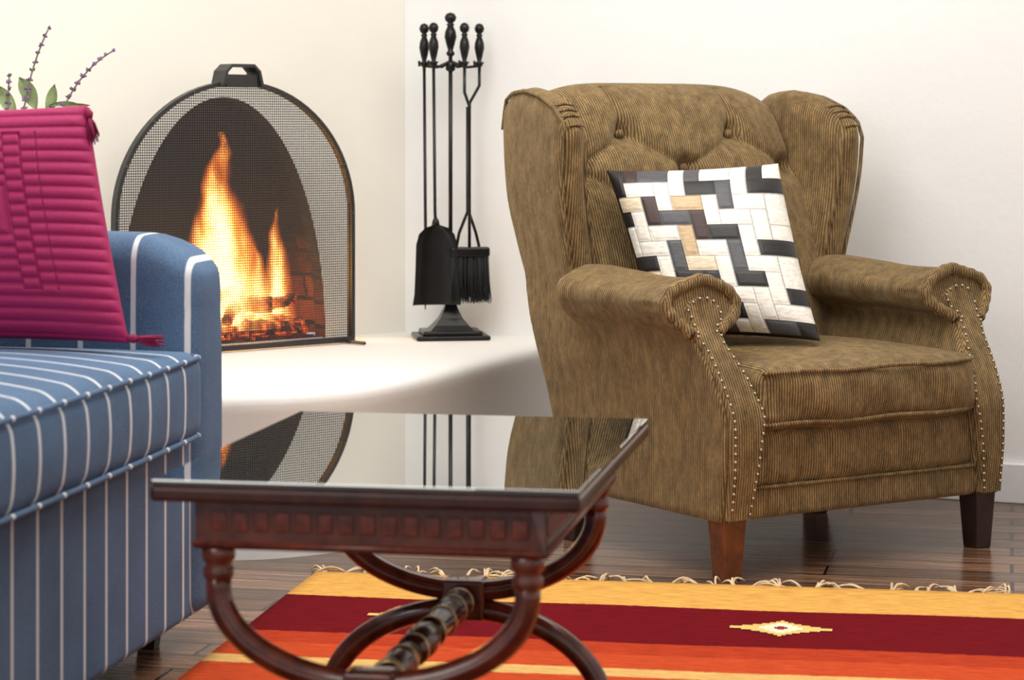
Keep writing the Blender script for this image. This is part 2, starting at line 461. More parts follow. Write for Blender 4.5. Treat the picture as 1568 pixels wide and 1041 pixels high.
for j in range(len(prof)-1):
    for i in range(ne-1): F.append((j*ne+i, j*ne+i+1, (j+1)*ne+i+1, (j+1)*ne+i))
b = len(V)
back = [fw(-1.3, 0.0), fw(-.6, 0.0), fw(0, 0.0), fw(.63, 0.0), (.2+.05, 6.69)]
top = [(V[(len(prof)-1)*ne+i][0], V[(len(prof)-1)*ne+i][1]) for i in range(ne)]
poly = [(x, y, H0) for x, y in top] + [(q[0], q[1], H0) for q in back[::-1]]
V += poly; F.append(tuple(range(b, b+len(poly))))
hearth = mk('fireplace_hearth', V, F, M['hearth'])
for p_ in hearth.data.polygons:
    if len(p_.vertices) > 6: p_.use_smooth = False

# ------------------------------------------------------------------ fire screen
SC = (-.736, 6.306)
fs = empty('fireplace_screen', (SC[0], SC[1], H0+.001), FA)
W2, HS = .378, .72; LEG = .36
def arch(w, h, leg, n=40):
    P = [(-w, 0, 0.005), (-w, 0, leg*.5)]
    for i in range(n+1):
        a = pi - pi*i/n
        P.append((w*math.cos(a), 0, leg+(h-leg)*math.sin(a)))
    P += [(w, 0, leg*.5), (w, 0, 0.005)]
    return P
P = arch(W2, HS, LEG)
def ribbon(P, wx, dy):   # rectangular strap frame
    V = []; F = []
    n = len(P)
    for i in range(n):
        a = Vector(P[max(0,i-1)]); b_ = Vector(P[min(n-1,i+1)]); T = (b_-a).normalized(); N = Vector((-T.z, 0, T.x))
        p_ = Vector(P[i])
        for sx, sy in ((-1,-1),(1,-1),(1,1),(-1,1)): V.append(p_+N*wx*sx+Vector((0, dy*sy, 0)))
    for i in range(n-1):
        for k in range(4): F.append((i*4+k, i*4+(k+1)%4, (i+1)*4+(k+1)%4, (i+1)*4+k))
    F.append((0,1,2,3)); F.append(tuple((n-1)*4+k for k in range(4)))
    return V, F
fr = Acc(); fr.add(*ribbon(P, .0055, .011)); fr.add(*boxg((-W2, -.01, 0.003), (W2, .01, .018)))
for sx in (-.30, W2-.02): fr.add(*tubeg([(sx, .03, .006), (sx+.0, -.09, .006)], .005, 6))
rv = fr.mk('frame', M['frame'], fs, smooth=False)
V = [(x, 0, z) for x, _, z in P] ; F = []
n = len(V)
for i in range(n//2):
    if n-2-i > i+1: F.append((i, i+1, n-2-i, n-1-i))
mk('wire_mesh_panel', V, F, M['mesh'], fs, smooth=False)
hd = Acc()
hp = [(-.062, 0, HS-.01), (-.052, 0, HS+.03), (-.035, 0, HS+.046), (.035, 0, HS+.046), (.052, 0, HS+.03), (.062, 0, HS-.01)]
hd.add(*ribbon(hp, .004, .03)); hd.add(*boxg((-.05, -.022, HS-.012), (.05, .022, HS+.022)))
hd.mk('handle', M['frame'], fs, smooth=False)
rv = Acc()
for i in range(2, len(P)-2, 5): rv.add(*latheg([(.0005,-.016),(.004,-.014),(.005,-.011),(.005,-.008)], c=P[i], seg=8, axis='y'))
rv.mk('rivets', M['frame'], fs)

# ------------------------------------------------------------------ fireplace tool set
ts = empty('fireplace_tool_set', (-.175, 6.69, H0), math.radians(8))
a = Acc()
a.add(*rboxg((-.105, -.085, 0.0), (.105, .085, .014), .006, n=3))
a.add(*rboxg((-.085, -.07, .012), (.085, .07, .026), .006, n=3))
V = []; F = []
for z, w in [(.026, .062), (.04, .048), (.06, .032), (.085, .02), (.1, .015)]:
    V += [(-w, -w*.85, z), (w, -w*.85, z), (w, w*.85, z), (-w, w*.85, z)]
for j in range(4):
    for k in range(4): F.append((j*4+k, j*4+(k+1)%4, (j+1)*4+(k+1)%4, (j+1)*4+k))
F.append((16,17,18,19)); a.add(V, F)
a.mk('base', M['iron'], ts, smooth=False)
def handle(c, top, s=1.0):
    z = top
    prof = [(.002, 0), (.010*s, -.004), (.0145*s, -.014), (.012*s, -.024), (.006*s, -.030), (.010*s, -.034), (.007*s, -.039), (.013*s, -.055), (.0145*s, -.07), (.010*s, -.092), (.006*s, -.108), (.010*s, -.114), (.010*s, -.12), (.005, -.126), (.0045, -.14)]
    return latheg([(r, q+z) for r, q in prof], c=(c[0], c[1], 0), seg=16)
T0 = 1.288-H0
a = Acc(); a.add(*tubeg([(0,0,.09), (0,0,.84)], .006, 10)); a.add(*handle((0,0), 1.318-H0, 1.2)); a.add(*latheg([(.01,.09),(.02,.1),(.02,.108),(.009,.118)]))
a.add(*latheg([(.008,.76),(.014,.765),(.014,.785),(.008,.79)]))
a.mk('pole', M['iron'], ts)
HP = {'poker': (-.072, .03), 'shovel': (-.052, -.035), 'brush': (.036, -.035), 'tongs': (.084, .01)}
a = Acc()
for k, (hx, hy) in HP.items():
    a.add(*tubeg([(0, 0, .79), (hx*.5, hy*.5, .772), (hx*.9, hy*.9, .775), (hx, hy, .785)], .004, 8))
    ring = [(hx+.011*math.cos(q), hy+.011*math.sin(q), .785) for q in np.linspace(0, 2*pi, 15)]
    a.add(*tubeg(ring, .003, 6))
    a.add(*tubeg([(hx-.014, hy-.006, .775), (hx-.016, hy-.01, .79)], .004, 6))
a.mk('hook_bracket', M['iron'], ts)
for k, (hx, hy) in HP.items():
    a = Acc(); a.add(*handle((hx, hy), T0))
    if k == 'poker':
        a.add(*tubeg([(hx, hy, T0-.13), (hx+.004, hy, .25), (hx+.004, hy, .12), (hx+.003, hy, .08)], [.0045,.0045,.0045,.001], 8))
        a.add(*tubeg([(hx+.004, hy, .16), (hx+.02, hy, .15), (hx+.028, hy, .17)], [.004,.004,.001], 8))
    elif k == 'shovel':
        a.add(*tubeg([(hx, hy, T0-.13), (hx+.004, hy, .36), (hx+.006, hy, .31)], .0045, 8))
        a.add(*latheg([(.005, .345), (.009, .338), (.012, .325), (.006, .31)], c=(hx+.006, hy, 0), seg=12))
        V = []; F = []; cx = hx+.006
        rows = [(.325, .012), (.318, .032), (.30, .05), (.27, .058), (.2, .060), (.13, .063), (.1, .068)]
        for z, w in rows:
            for q in np.linspace(-1, 1, 9):
                V.append((cx+w*q, hy-.012+(-.018*abs(q)**4), z))
        for j in range(len(rows)-1):
            for i in range(8): F.append((j*9+i, j*9+i+1, (j+1)*9+i+1, (j+1)*9+i))
        nv = len(V)
        V += [(x, y_+.006, z) for x, y_, z in V]; F += [tuple(i+nv for i in f) for f in F]
        a.add(V, F)
    elif k == 'brush':
        bx = hx+.014
        a.add(*tubeg([(hx, hy, T0-.13), (hx, hy, .70), (bx, hy, .66), (bx, hy, .26)], .0045, 8))
        a.add(*rboxg((bx-.056, hy-.024, .235), (bx+.056, hy+.024, .262), .006, n=3))
    else:
        jx = hx-.028
        a.add(*tubeg([(hx, hy, T0-.13), (hx, hy, .72), (jx, hy, .67), (jx-.002, hy, .36), (jx+.018, hy, .30), (jx+.03, hy, .25), (jx+.024, hy, .15)], .0045, 8))
        a.add(*tubeg([(jx-.006, hy, .66), (jx-.006, hy, .36), (jx-.03, hy, .30), (jx-.04, hy, .25), (jx-.03, hy, .15)], .0045, 8))
    a.mk(k, M['iron'], ts)
a = Acc(); bx = HP['brush'][0]+.014; by = HP['brush'][1]
for i in range(420):
    x = random.uniform(-.052, .052); y_ = random.uniform(-.02, .02)
    a.add(*tubeg([(bx+x, by+y_, .24), (bx+x*1.05, by+y_*1.2, .18), (bx+x*1.12+random.uniform(-.006,.006), by+y_*1.5, .11+random.uniform(-.008,.012))], [.0016,.0014,.0008], 4))
a.mk('brush_bristles', M['bristle'], ts)

# ------------------------------------------------------------------ wingback armchair
ch = empty('wingback_armchair', (.78, 5.36, 0), math.atan2(.538, .843))
ZL = [.13, .36, .50, .535, .56, .60, .63, .655]
UL = [-.40, -.40, -.412, -.425, -.457, -.482, -.465, -.37]
ZR = [.13, .30, .36, .45, .52, .545, .565, .60, .63, .655]
UR = [-.325, -.30, -.288, -.31, -.335, -.33, -.28, -.262, -.282, -.35]
ZV = [.13, .25, .36, .45, .52, .58, .66]
VF = [-.03, -.045, -.045, .0, .05, .085, .10]
ZB = [.13, .29, .47, .66]
VB = [.62, .65, .715, .76]
RX = .024      # the right-hand side sits a touch further out
def uL(z): return sm(ZL, UL, z, .008)
def uR(z): return sm(ZR, UR, z, .008)
def vF(z): return sm(ZV, VF, z, .03)
def rrect(u0, u1, v0, v1, r):
    P = []
    for cx, cy, a0 in ((u1-r, v1-r, 0), (u0+r, v1-r, pi/2), (u0+r, v0+r, pi), (u1-r, v0+r, 3*pi/2)):
        for k in range(5):
            a_ = a0+pi/2*k/4; P.append((cx+r*math.cos(a_), cy+r*math.sin(a_)))
    return P
def densify(P, cnts):
    out = []
    n = len(P)
    for i in range(n):
        a_ = P[i]; b_ = P[(i+1) % n]
        c = cnts[i] if i in cnts else 1
        for k in range(c): out.append((a_[0]+(b_[0]-a_[0])*k/c, a_[1]+(b_[1]-a_[1])*k/c))
    return out
zs = list(np.linspace(.13, .50, 22)) + list(np.linspace(.508, .63, 22)) + [.636, .642, .647, .651, .654]
for sgn, nm in ((1, 'left'), (-1, 'right')):
    dx_ = RX if sgn < 0 else 0.0
    def PX(u): return sgn*u+dx_
    V = []; F = []
    for zi in zs:
        u0, u1 = uL(zi), uR(zi)
        ring = rrect(u0, u1, vF(zi), sm(ZB, VB, zi), min(.016, (u1-u0)*.3))
        ring = densify(ring, {4: 5, 9: 60, 14: 5, 19: 60})
        for (u, v) in ring:
            k = smoothstep(.50, .56, v)
            lim0, lim1 = -.408, -.30
            if zi > .54:
                wk = (1-k)*smoothstep(.09, .16, v)
                sg = -1 if u < -.36 else 1
                u += sg*(.0035*math.sin(v*38+zi*12)*wk + .003*math.sin(zi*240)*math.exp(-((v-.13)/.045)**2))
            if k > 0:
                uu = max(lim0, min(lim1, u)); u = u+(uu-u)*k
            zz = zi + (.012*smoothstep(.1, .5, v) if zi > .6 else 0) - (.006*math.exp(-((v-.28)/.12)**2) if zi > .62 else 0)
            V.append((PX(u), v, zz))
    nr = len(ring)
    for j in range(len(zs)-1):
        for i in range(nr): F.append((j*nr+i, j*nr+(i+1) % nr, (j+1)*nr+(i+1) % nr, (j+1)*nr+i))
    F.append(tuple(range(nr)))
    q = (len(zs)-1)*nr
    lt = [q+i for i in range(nr)]
    for i in range(nr//2): F.append((lt[(9+i) % nr], lt[(9+i+1) % nr], lt[(8-i-1) % nr], lt[(8-i) % nr]))
    mk('arm_'+nm, V, F, M['cv'], ch)
    pts = []
    zz = np.linspace(.535, .645, 14)
    for z in zz: pts.append((PX(uL(z)+.010), vF(z)+.0, z))
    for q_ in np.linspace(0, 1, 7)[1:-1]:
        u = uL(.645)+.01+(uR(.645)-.01-uL(.645)-.01)*q_
        pts.append((PX(u), vF(.65), .645+.008*math.sin(pi*q_)))
    for z in zz[::-1]: pts.append((PX(uR(z)-.010), vF(z), z))
    PP = [Vector(p_) for p_ in pts]; L = [0]
    for i in range(1, len(PP)): L.append(L[-1]+(PP[i]-PP[i-1]).length)
    ns = 90; rp = []; rr_ = []
    for i in range(ns):
        q_ = L[-1]*i/(ns-1); k = max(j for j in range(len(L)) if L[j] <= q_+1e-9); k = min(k, len(PP)-2)
        f_ = (q_-L[k])/max(1e-9, L[k+1]-L[k]); rp.append(PP[k].lerp(PP[k+1], f_)); rr_.append(.0145+.0012*math.sin(i*1.05))
    tube('scroll_roll_'+nm, rp, rr_, M['cv'], ch, 12)
    V = []; F = []
    pz = np.linspace(.135, .615, 40)
    for z in pz:
        c = (uL(z)+uR(z))/2; w = (uR(z)-uL(z))/2-.006
        if z > .54: w = min(w, .032+.016*smoothstep(.54, .575, z))
        if z > .58: w *= math.sqrt(max(0.02, 1-((z-.58)/.036)**2))
        for q_ in (-1, -.9, -.5, 0, .5, .9, 1):
            V.append((PX(c+w*q_), vF(z)-(.012 if abs(q_) < .95 else .0), z))
    for j in range(len(pz)-1):
        for i in range(6): F.append((j*7+i, j*7+i+1, (j+1)*7+i+1, (j+1)*7+i))
    mk('front_panel_'+nm, V, F, M['cu'], ch)
    na = Acc()
    path = []
    def pw(z):
        w = (uR(z)-uL(z))/2-.014
        if z > .54: w = min(w, .026+.016*smoothstep(.54, .575, z))
        return w
    for z in np.linspace(.142, .58, 200): path.append(((uL(z)+uR(z))/2-pw(z), vF(z)-.013, z))
    c58 = (uL(.59)+uR(.59))/2
    for q_ in np.linspace(pi, 0, 20): path.append((c58+.042*math.cos(q_), vF(.60)-.012, .582+.032*math.sin(q_)))
    for z in np.linspace(.58, .142, 200): path.append(((uL(z)+uR(z))/2+pw(z), vF(z)-.013, z))
    acc = 0; last = Vector(path[0])
    for p_ in path:
        p_ = Vector(p_); acc += (p_-last).length; last = p_
        if acc > .0175:
            acc = 0
            na.add(*latheg([(.0004, -.003), (.0024, -.0026), (.0038, -.001), (.0041, .001)], c=(PX(p_.x), p_.y, p_.z), seg=8, axis='y'))
    na.mk('nailheads_'+nm, M['nail'], ch)
    tube('side_welt_'+nm, [(PX(-.403), v, .475+.01*math.sin(v*9)) for v in np.linspace(.03, .69, 20)], .0035, M['cv'], ch, 6)

# wings
WZ = [.45, .55, .66, .80, 1.0, 1.1]
WF = [.56, .54, .53, .518, .50, .50]
WB = [.71, .75, .795, .835, .85, .85]
def wingpt(s, t_):
    zt = float(np.interp(s, [0, .08, .2, .4, .62, .8, 1], [.985, 1.02, 1.05, 1.077, 1.09, 1.085, 1.05]))
    z = .46+(zt-.46)*t_
    vf = sm(WZ, WF, z, .03); vb = sm(WZ, WB, z, .03)
    v = vf+(vb-vf)*s
    fl = smoothstep(.52, .92, z)
    out = .406+.056*fl-(.010+.024*fl)*s
    return v, z, out
def cosp(n, k=2.2):
    x = np.linspace(-1, 1, n); return (np.sign(x)*(1-(1-np.abs(x))**k)+1)/2
S_ = cosp(26); T_ = cosp(40)
for sgn, nm in ((-1, 'left'), (1, 'right')):
    V = []; F = []
    HW = .040; dx_ = .014 if sgn > 0 else 0
    for side in (1, -1):
        b = len(V)
        for s in S_:
            for t_ in T_:
                v, z, out = wingpt(s, t_)
                a1 = abs(2*s-1); a2 = abs(2*t_-1) if t_ > .5 else 0
                th = HW*((1-a1**9)*(1-a2**14))**.5
                if side == -1: th *= 1+.55*math.exp(-((s-.6)/.4)**2)
                V.append((sgn*(out-HW+side*th)+dx_, v, z))
        nt = len(T_)
        for i in range(len(S_)-1):
            for j in range(nt-1): F.append((b+i*nt+j, b+i*nt+j+1, b+(i+1)*nt+j+1, b+(i+1)*nt+j))
    mk('wing_'+nm, V, F, M['cv'], ch)
    pts = []
    for t_ in np.linspace(.28, .965, 30):
        v, z, out = wingpt(0.0, t_); pts.append((sgn*(out-.006)+dx_, v+.010, z))
    for s in np.linspace(.06, .90, 20):
        v, z, out = wingpt(s, 1); pts.append((sgn*(out-.010)+dx_, v, z-.008))
    v, z, out = wingpt(.96, .97); pts.append((sgn*(out-.016)+dx_, v, z-.01))
    v, z, out = wingpt(.97, .9); pts.append((sgn*(out-.012)+dx_, v, z-.01))
    tube('wing_piping_'+nm, pts, .005, M['cv'], ch, 8)
    pts = []
    for t_ in np.linspace(.3, .965, 30):
        v, z, out = wingpt(0, t_); pts.append((sgn*(out-.074)+dx_, v+.008, z))
    tube('wing_inner_piping_'+nm, pts, .0038, M['cu'], ch, 8)
    a = Acc()
    for kk in range(4):
        v, z, out = wingpt(.03+.055*kk, 1)
        a.add(*tubeg([(sgn*(out-.012)+dx_, v-.001, z-.004), (sgn*(out-.04)+dx_, v-.004, z+.001), (sgn*(out-.068)+dx_, v-.001, z-.004)], [.002, .004, .002], 6))
    a.mk('wing_pleats_'+nm, M['cu'], ch)

# tufted back
BT = [(-.17, .975), (.17, .975), (0, .89), (-.33, .89), (.33, .89), (-.17, .805), (.17, .805), (0, .72)]
segs_ = []
for i, a_ in enumerate(BT):
    for b_ in BT[i+1:]:
        if abs(abs(a_[0]-b_[0])-.165) < .01 and abs(abs(a_[1]-b_[1])-.085) < .01: segs_.append((a_, b_))
for a_ in BT[:2]: segs_.append((a_, (a_[0]*1.05, 1.10)))
def tuft(u, z):
    d = 0
    for bu, bz in BT: d += .034*math.exp(-((u-bu)**2+(z-bz)**2)/(2*.022**2))
    m_ = 0
    for (a_, b_) in segs_:
        ax, ay = a_; bx_, by_ = b_; L2 = (bx_-ax)**2+(by_-ay)**2
        tt = max(0, min(1, ((u-ax)*(bx_-ax)+(z-ay)*(by_-ay))/L2))
        dd = math.sqrt((u-ax-tt*(bx_-ax))**2+(z-ay-tt*(by_-ay))**2)
        m_ = max(m_, .017*math.exp(-dd/.015))
    return d+m_
def backfront(z): return sm([.40, .55, .65, .85, 1.05, 1.12], [.50, .53, .555, .630, .715, .745], z, .05)
def backrear(z): return sm([.13, .29, .47, .66, .82, 1.04, 1.1], [.62, .65, .715, .785, .83, .85, .85], z, .03)
V = []; F = []
NU, NZ = 130, 120
us = np.linspace(-1, 1, NU); us = np.sign(us)*(1-(1-np.abs(us))**1.3)
zsn = 1-(1-np.linspace(0, 1, NZ))**1.4
for side in (0, 1):
    b = len(V)
    for uu in us:
        for tz in zsn:
            zt = 1.105-.040*abs(uu)**5
            z = .40+(zt-.40)*tz
            u = uu*(.38-.035*smoothstep(.7, 1.0, z))
            rnd = math.sqrt(max(0, 1-tz**16))
            f = backfront(z); r_ = backrear(z); mid = (f+r_)/2+.008
            if side == 0:
                puffv = .036*(1-abs(uu)**4)
                v = mid-(mid-f+puffv)*rnd + (tuft(u, z) if tz < .985 else 0)*rnd
            else: v = mid+(r_-mid)*rnd
            V.append((u, v, z))
    for i in range(NU-1):
        for j in range(NZ-1): F.append((b+i*NZ+j, b+i*NZ+j+1, b+(i+1)*NZ+j+1, b+(i+1)*NZ+j))
mk('tufted_back', V, F, M['cu'], ch)
a = Acc()
for bu, bz in BT:
    if abs(bu) > .3: continue
    v = backfront(bz)-.036*(1-abs(bu/.36)**4)+.040
    a.add(*latheg([(.0005, -.012), (.007, -.010), (.012, -.004), (.012, .003)], c=(bu, v, bz), seg=12, axis='y'))
a.mk('buttons', M['cu'], ch)
rbox('rear_body', (-.385, .45, .13), (.40, .64, .5), .02, M['cu'], ch, warp=lambda v: (v[0], v[1]+(v[2]-.13)*.2, v[2]))
# seat cushion
def seatwarp(v):
    x, y_, z = v
    z += .002*math.sin(x*23+y_*9)
    if y_ < 0: y_ += .003*math.sin(x*31+z*40)
    return (x, y_+.004*math.sin(x*17), z)
rbox('seat_cushion', (-.305, -.055, .325), (.336, .56, .462), .035, M['cu'], ch, puff=(0, .018, .028), n=26, warp=seatwarp)
for z, y_, nm in ((.452, -.054, 'top'), (.338, -.054, 'bottom')):
    pts = []
    for x in np.linspace(-.30, .33, 30):
        e = 1-abs((x-.015)/.32)**2
        pts.append((x, y_-.012*max(0, e)**.8+.02*abs((x-.015)/.32)**14, z+.002*math.sin(x*23)))
    tube('seat_piping_'+nm, pts, .005, M['cu'], ch, 8)
def railwarp(v):
    x, y_, z = v
    if y_ < .05: y_ += .003*math.sin(x*27)+.002*math.sin(x*61+z*30)
    return (x, y_, z)
rbox('front_rail', (-.33, -.03, .192), (.35, .5, .335), .03, M['cu'], ch, puff=(0, .012, 0), n=26, warp=railwarp)
rbox('front_rail_band', (-.33, -.032, .13), (.35, .5, .205), .014, M['cu'], ch, n=10)
tube('rail_piping', [(x, -.034, .20) for x in np.linspace(-.32, .34, 12)], .004, M['cu'], ch, 8)
def leg(name, u, v, mat, top=.062, bot=.046, du=0, dv=0):
    V = []
    for z, w in ((0, bot/2), (.135, top/2)):
        k = 1-z/.135
        V += [(u+sx*w+du*k, v+sy*w+dv*k, z) for sx, sy in ((-1,-1),(1,-1),(1,1),(-1,1))]
    o = mk(name, V, [(0,1,2,3),(4,5,6,7),(0,1,5,4),(1,2,6,5),(2,3,7,6),(3,0,4,7)], mat, ch, smooth=False); bevel(o, .003, 2); return o
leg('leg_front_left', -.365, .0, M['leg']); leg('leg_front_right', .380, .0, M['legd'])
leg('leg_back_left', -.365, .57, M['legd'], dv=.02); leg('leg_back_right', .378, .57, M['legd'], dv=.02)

# ------------------------------------------------------------------ pillows
def pillow(name, c4, w, mat, n, expo=2.6, ridge=None, colf=None, parent=None, pinch=.035, sidecol=None):
    BL, BR, TR, TL = [Vector(c) for c in c4]
    N = ((BR-BL).cross(TL-BL)).normalized()
    if N.y > 0: N = -N
    V = []; F = []; cols = []
    for side in (1, -1):
        b = len(V)
        for i in range(n+1):
            for j in range(n+1):
                s, t_ = i/n, j/n; a1, b1 = 2*s-1, 2*t_-1
                aa = a1*(1-pinch*(1-b1*b1)); bb_ = b1*(1-pinch*(1-a1*a1))
                s2, t2 = (aa+1)/2, (bb_+1)/2
                p_ = BL*(1-s2)*(1-t2)+BR*s2*(1-t2)+TR*s2*t2+TL*(1-s2)*t2
                th = w*(max(0, 1-abs(a1)**expo)*max(0, 1-abs(b1)**expo))**.55
                if ridge and side == 1: th += ridge(s, t_)*min(1, th/w*4)
                V.append(p_+N*side*th)
        for i in range(n):
            for j in range(n):
                q = b+i*(n+1)+j; F.append((q, q+n+1, q+n+2, q+1))
                cols.append(colf((i+.5)/n, (j+.5)/n) if (colf and side == 1) else (.012, .012, .014))
    me = bpy.data.meshes.new(name); me.from_pydata([tuple(v) for v in V], [], F)
    if colf:
        ca = me.color_attributes.new('Col', 'FLOAT_COLOR', 'CORNER')
        for p_ in me.polygons:
            c = cols[p_.index]
            for li in p_.loop_indices: ca.data[li].color = (c[0], c[1], c[2], 1)
    bm = bmesh.new(); bm.from_mesh(me); bmesh.ops.remove_doubles(bm, verts=bm.verts, dist=1e-6); bmesh.ops.recalc_face_normals(bm, faces=bm.faces); bm.to_mesh(me); bm.free()
    for p_ in me.polygons: p_.use_smooth = True
    me.materials.append(mat)
    ob = bpy.data.objects.new(name, me); COL.objects.link(ob)
    if parent: ob.parent = parent
    return ob
NC = 11; NP = 132
rr = random.Random(4)
def dkey(i, j):
    k = (i-j) % 4
    return (i, j, 'h') if k == 0 else (i-1, j, 'h') if k == 1 else (i, j, 'v') if k == 2 else (i, j+1, 'v')
dom = {}
white = (.85, .82, .75); cream = (.74, .63, .46); tan = (.58, .42, .24); blk = (.012, .011, .012); grey = (.075, .075, .085); brn = (.04, .016, .014)
darks = (blk, grey, brn)
def cells_of(k):
    i, j, o_ = k
    return [(i, j), (i+1, j)] if o_ == 'h' else [(i, j), (i, j-1)]
keys = []
for j in range(NC):
    for i in range(NC):
        k = dkey(i, j)
        if k not in keys: keys.append(k)
rr.shuffle(keys)
for k in keys:
    nb = set()
    for (i, j) in cells_of(k):
        for di, dj in ((1,0),(-1,0),(0,1),(0,-1)):
            q = dkey(i+di, j+dj)
            if q != k and dom.get(q) in darks: nb.add(q)
    r = rr.random()
    if len(nb) == 0 or (len(nb) == 1 and r < .50) or (len(nb) == 2 and r < .06): dom[k] = blk if rr.random() < .66 else rr.choice((grey, brn))
    else: dom[k] = white if rr.random() < .82 else rr.choice((cream, tan))
def patchcol(s, t_):
    if s < .03 or t_ < .015: return blk
    i, j = min(NC-1, int(s*NC)), min(NC-1, int(t_*NC))
    c = dom[dkey(i, j)]
    # stitched seam between two neighbouring pieces
    for ds, dt in ((.007, 0), (0, .007)):
        i2, j2 = min(NC-1, int((s+ds)*NC)), min(NC-1, int((t_+dt)*NC))
        if dkey(i2, j2) != dkey(i, j): return tuple(x*.55 for x in c)
    return c
def patchridge(s, t_):
    i, j = s*NC, t_*NC
    ci, cj = int(min(i, NC-1e-6)), int(min(j, NC-1e-6))
    k0 = dkey(ci, cj); d = 0
    for di, dj, dist in ((1,0,ci+1-i), (-1,0,i-ci), (0,1,cj+1-j), (0,-1,j-cj)):
        if dist < .10 and dkey(ci+di, cj+dj) != k0: d = -.0016
    return d
pillow('patchwork_throw_pillow', [(.338, 5.56, .502), (.712, 5.43, .499), (.643, 5.68, .905), (.228, 5.665, .888)], .086, M['patch'], NP, 3.4, patchridge, patchcol)

def magridge(s, t_):
    dx = s-.545; dy = t_-.54; ax = abs(dx)
    P_ = .052
    if ax < .115: h = max(ax, abs(dy)*1.0)
    elif ax < .255 and abs(dy) < .34:
        if min(abs(ax-.115), abs(ax-.185), abs(ax-.255)) < .005: return 0
        h = abs(dy+(P_*.5 if ax < .185 else P_))
    else: h = abs(dy)
    f = (h/P_) % 1.0
    return .0066*math.sin(pi*f)**.6
mp = empty('magenta_throw_pillow', (0, 0, 0))
pillow('quilted_body', [(-1.16, 4.32, .607), (-.695, 4.27, .602), (-.782, 4.33, 1.035), (-1.235, 4.39, 1.02)], .078, M['mag'], 240, 2.6, magridge, None, mp, .02)
def tassel(c, d, nm):
    a = Acc(); c = Vector(c); d = Vector(d).normalized()
    a.add(*tubeg([c, c+d*.012, c+d*.02], [.004, .009, .006], 8))
    for i in range(26):
        r_ = Vector((random.uniform(-1,1), random.uniform(-1,1), random.uniform(-1,1)))*.012
        a.add(*tubeg([c+d*.016, c+d*.035+r_*.7, c+d*.06+r_], [.0022,.002,.0012], 4))
    a.mk(nm, M['tassel'], mp)
tassel((-.782, 4.325, 1.03), (.3, -.2, -1), 'tassel_top'); tassel((-.700, 4.27, .612), (1, 0, -.12), 'tassel_bottom')

# ------------------------------------------------------------------ striped sofa
so = empty('striped_sofa', (-.591, 4.44, 0), math.radians(-10.2))
LS = -1.5; AW = .185
rbox('base', (-.86, LS-.05, .058), (-.022, .10, .415), .02, M['sy'], so, n=14)
rbox('seat_cushion', (-.66, LS, .405), (.012, -.004, .572), .035, M['sy'], so, puff=(.012, 0, .034), n=26)
def armwarp(v):
    x, y_, z = v
    k = smoothstep(-.17, -.0, x); q = smoothstep(.45, .78, z)
    z2 = z-.040*k*k*q
    w = math.exp(-((z-.70)/.05)**2)*math.exp(-((x+.07)/.06)**2)
    return (x+.004*w*math.sin(z*160), y_+.003*w*math.sin(z*120+x*60), z2)
rbox('arm_far', (-.87, .0, .058), (-.006, AW, .784), .045, M['sx'], so, puff=(.008, .010, .010), n=26, warp=armwarp)
rbox('arm_near', (-.87, LS-AW, .058), (-.006, LS, .784), .045, M['sx'], so, n=12, warp=armwarp)
rbox('backrest', (-.93, LS-.16, .1), (-.70, .16, .86), .06, M['sy'], so, n=14)
rbox('back_cushion', (-.76, LS+.01, .57), (-.58, -.01, .88), .07, M['sy'], so, puff=(.04, 0, .02), n=14)
for z, nm in ((.562, 'top'), (.416, 'bottom')):
    pts = [(-.6, -.006, z)] + [(-.03+.0, -.006, z), (-.006, -.012, z), (.008, -.03, z)]
    for y_ in np.linspace(-.08, LS+.02, 26): pts.append((.010+.010*(1-((y_-LS/2)/(LS/2))**2), y_, z))
    tube('cushion_welt_'+nm, pts, .0052, M['sy'], so, 8)
a = Acc()
for x, y_ in ((-.11, .03), (-.80, .08), (-.11, LS-.08), (-.80, LS-.08)):
    V = []
    for z, w in ((0, .016), (.065, .024)): V += [(x+sx*w, y_+sy*w, z) for sx, sy in ((-1,-1),(1,-1),(1,1),(-1,1))]
    a.add(V, [(0,1,2,3),(4,5,6,7),(0,1,5,4),(1,2,6,5),(2,3,7,6),(3,0,4,7)])
a.mk('feet', M['legd'], so, smooth=False)

# ------------------------------------------------------------------ coffee table
RT = .0115   # rug thickness under the feet
tb = empty('coffee_table', (-.138, 3.627, 0), math.radians(-10))
TX, TY = .305, .40
o = mk('top_frame', *boxg((-TX, -TY, .472), (TX, TY, .495)), M['mahogt'], tb, smooth=False); bevel(o, .007, 3)
o = mk('glass_top', *boxg((-TX+.002, -TY+.002, .4952), (TX-.002, TY-.002, .503)), M['glass'], tb, smooth=False); bevel(o, .002, 2)
AX, AY = .25, .362
a = Acc()
for lo, hi in (((-AX, -AY, .402), (AX, -AY+.022, .473)), ((-AX, AY-.022, .402), (AX, AY, .473)), ((-AX, -AY, .402), (-AX+.022, AY, .473)), ((AX-.022, -AY, .402), (AX, AY, .473))): a.add(*boxg(lo, hi))
o = a.mk('apron', M['mahog'], tb, smooth=False); bevel(o, .002, 2)
t2 = simple('carved_mahogany', (0.15, 0.028, 0.014), 0.3, var=.5, scale=60)
a = Acc()
for i in range(15):
    x = -AX+.035+i*(2*AX-.07)/14
    for sy in (-1, 1): a.add(*rboxg((x-.011, sy*AY-.002, .428), (x+.011, sy*AY+.002, .456), .0019, n=2))
for i in range(22):
    y_ = -AY+.035+i*(2*AY-.07)/21
    for sx in (-1, 1): a.add(*rboxg((sx*AX-.002, y_-.011, .428), (sx*AX+.002, y_+.011, .456), .0019, n=2))
for sy in (-1, 1):
    a.add(*tubeg([(-AX, sy*AY, .409), (AX, sy*AY, .409)], .005, 8))
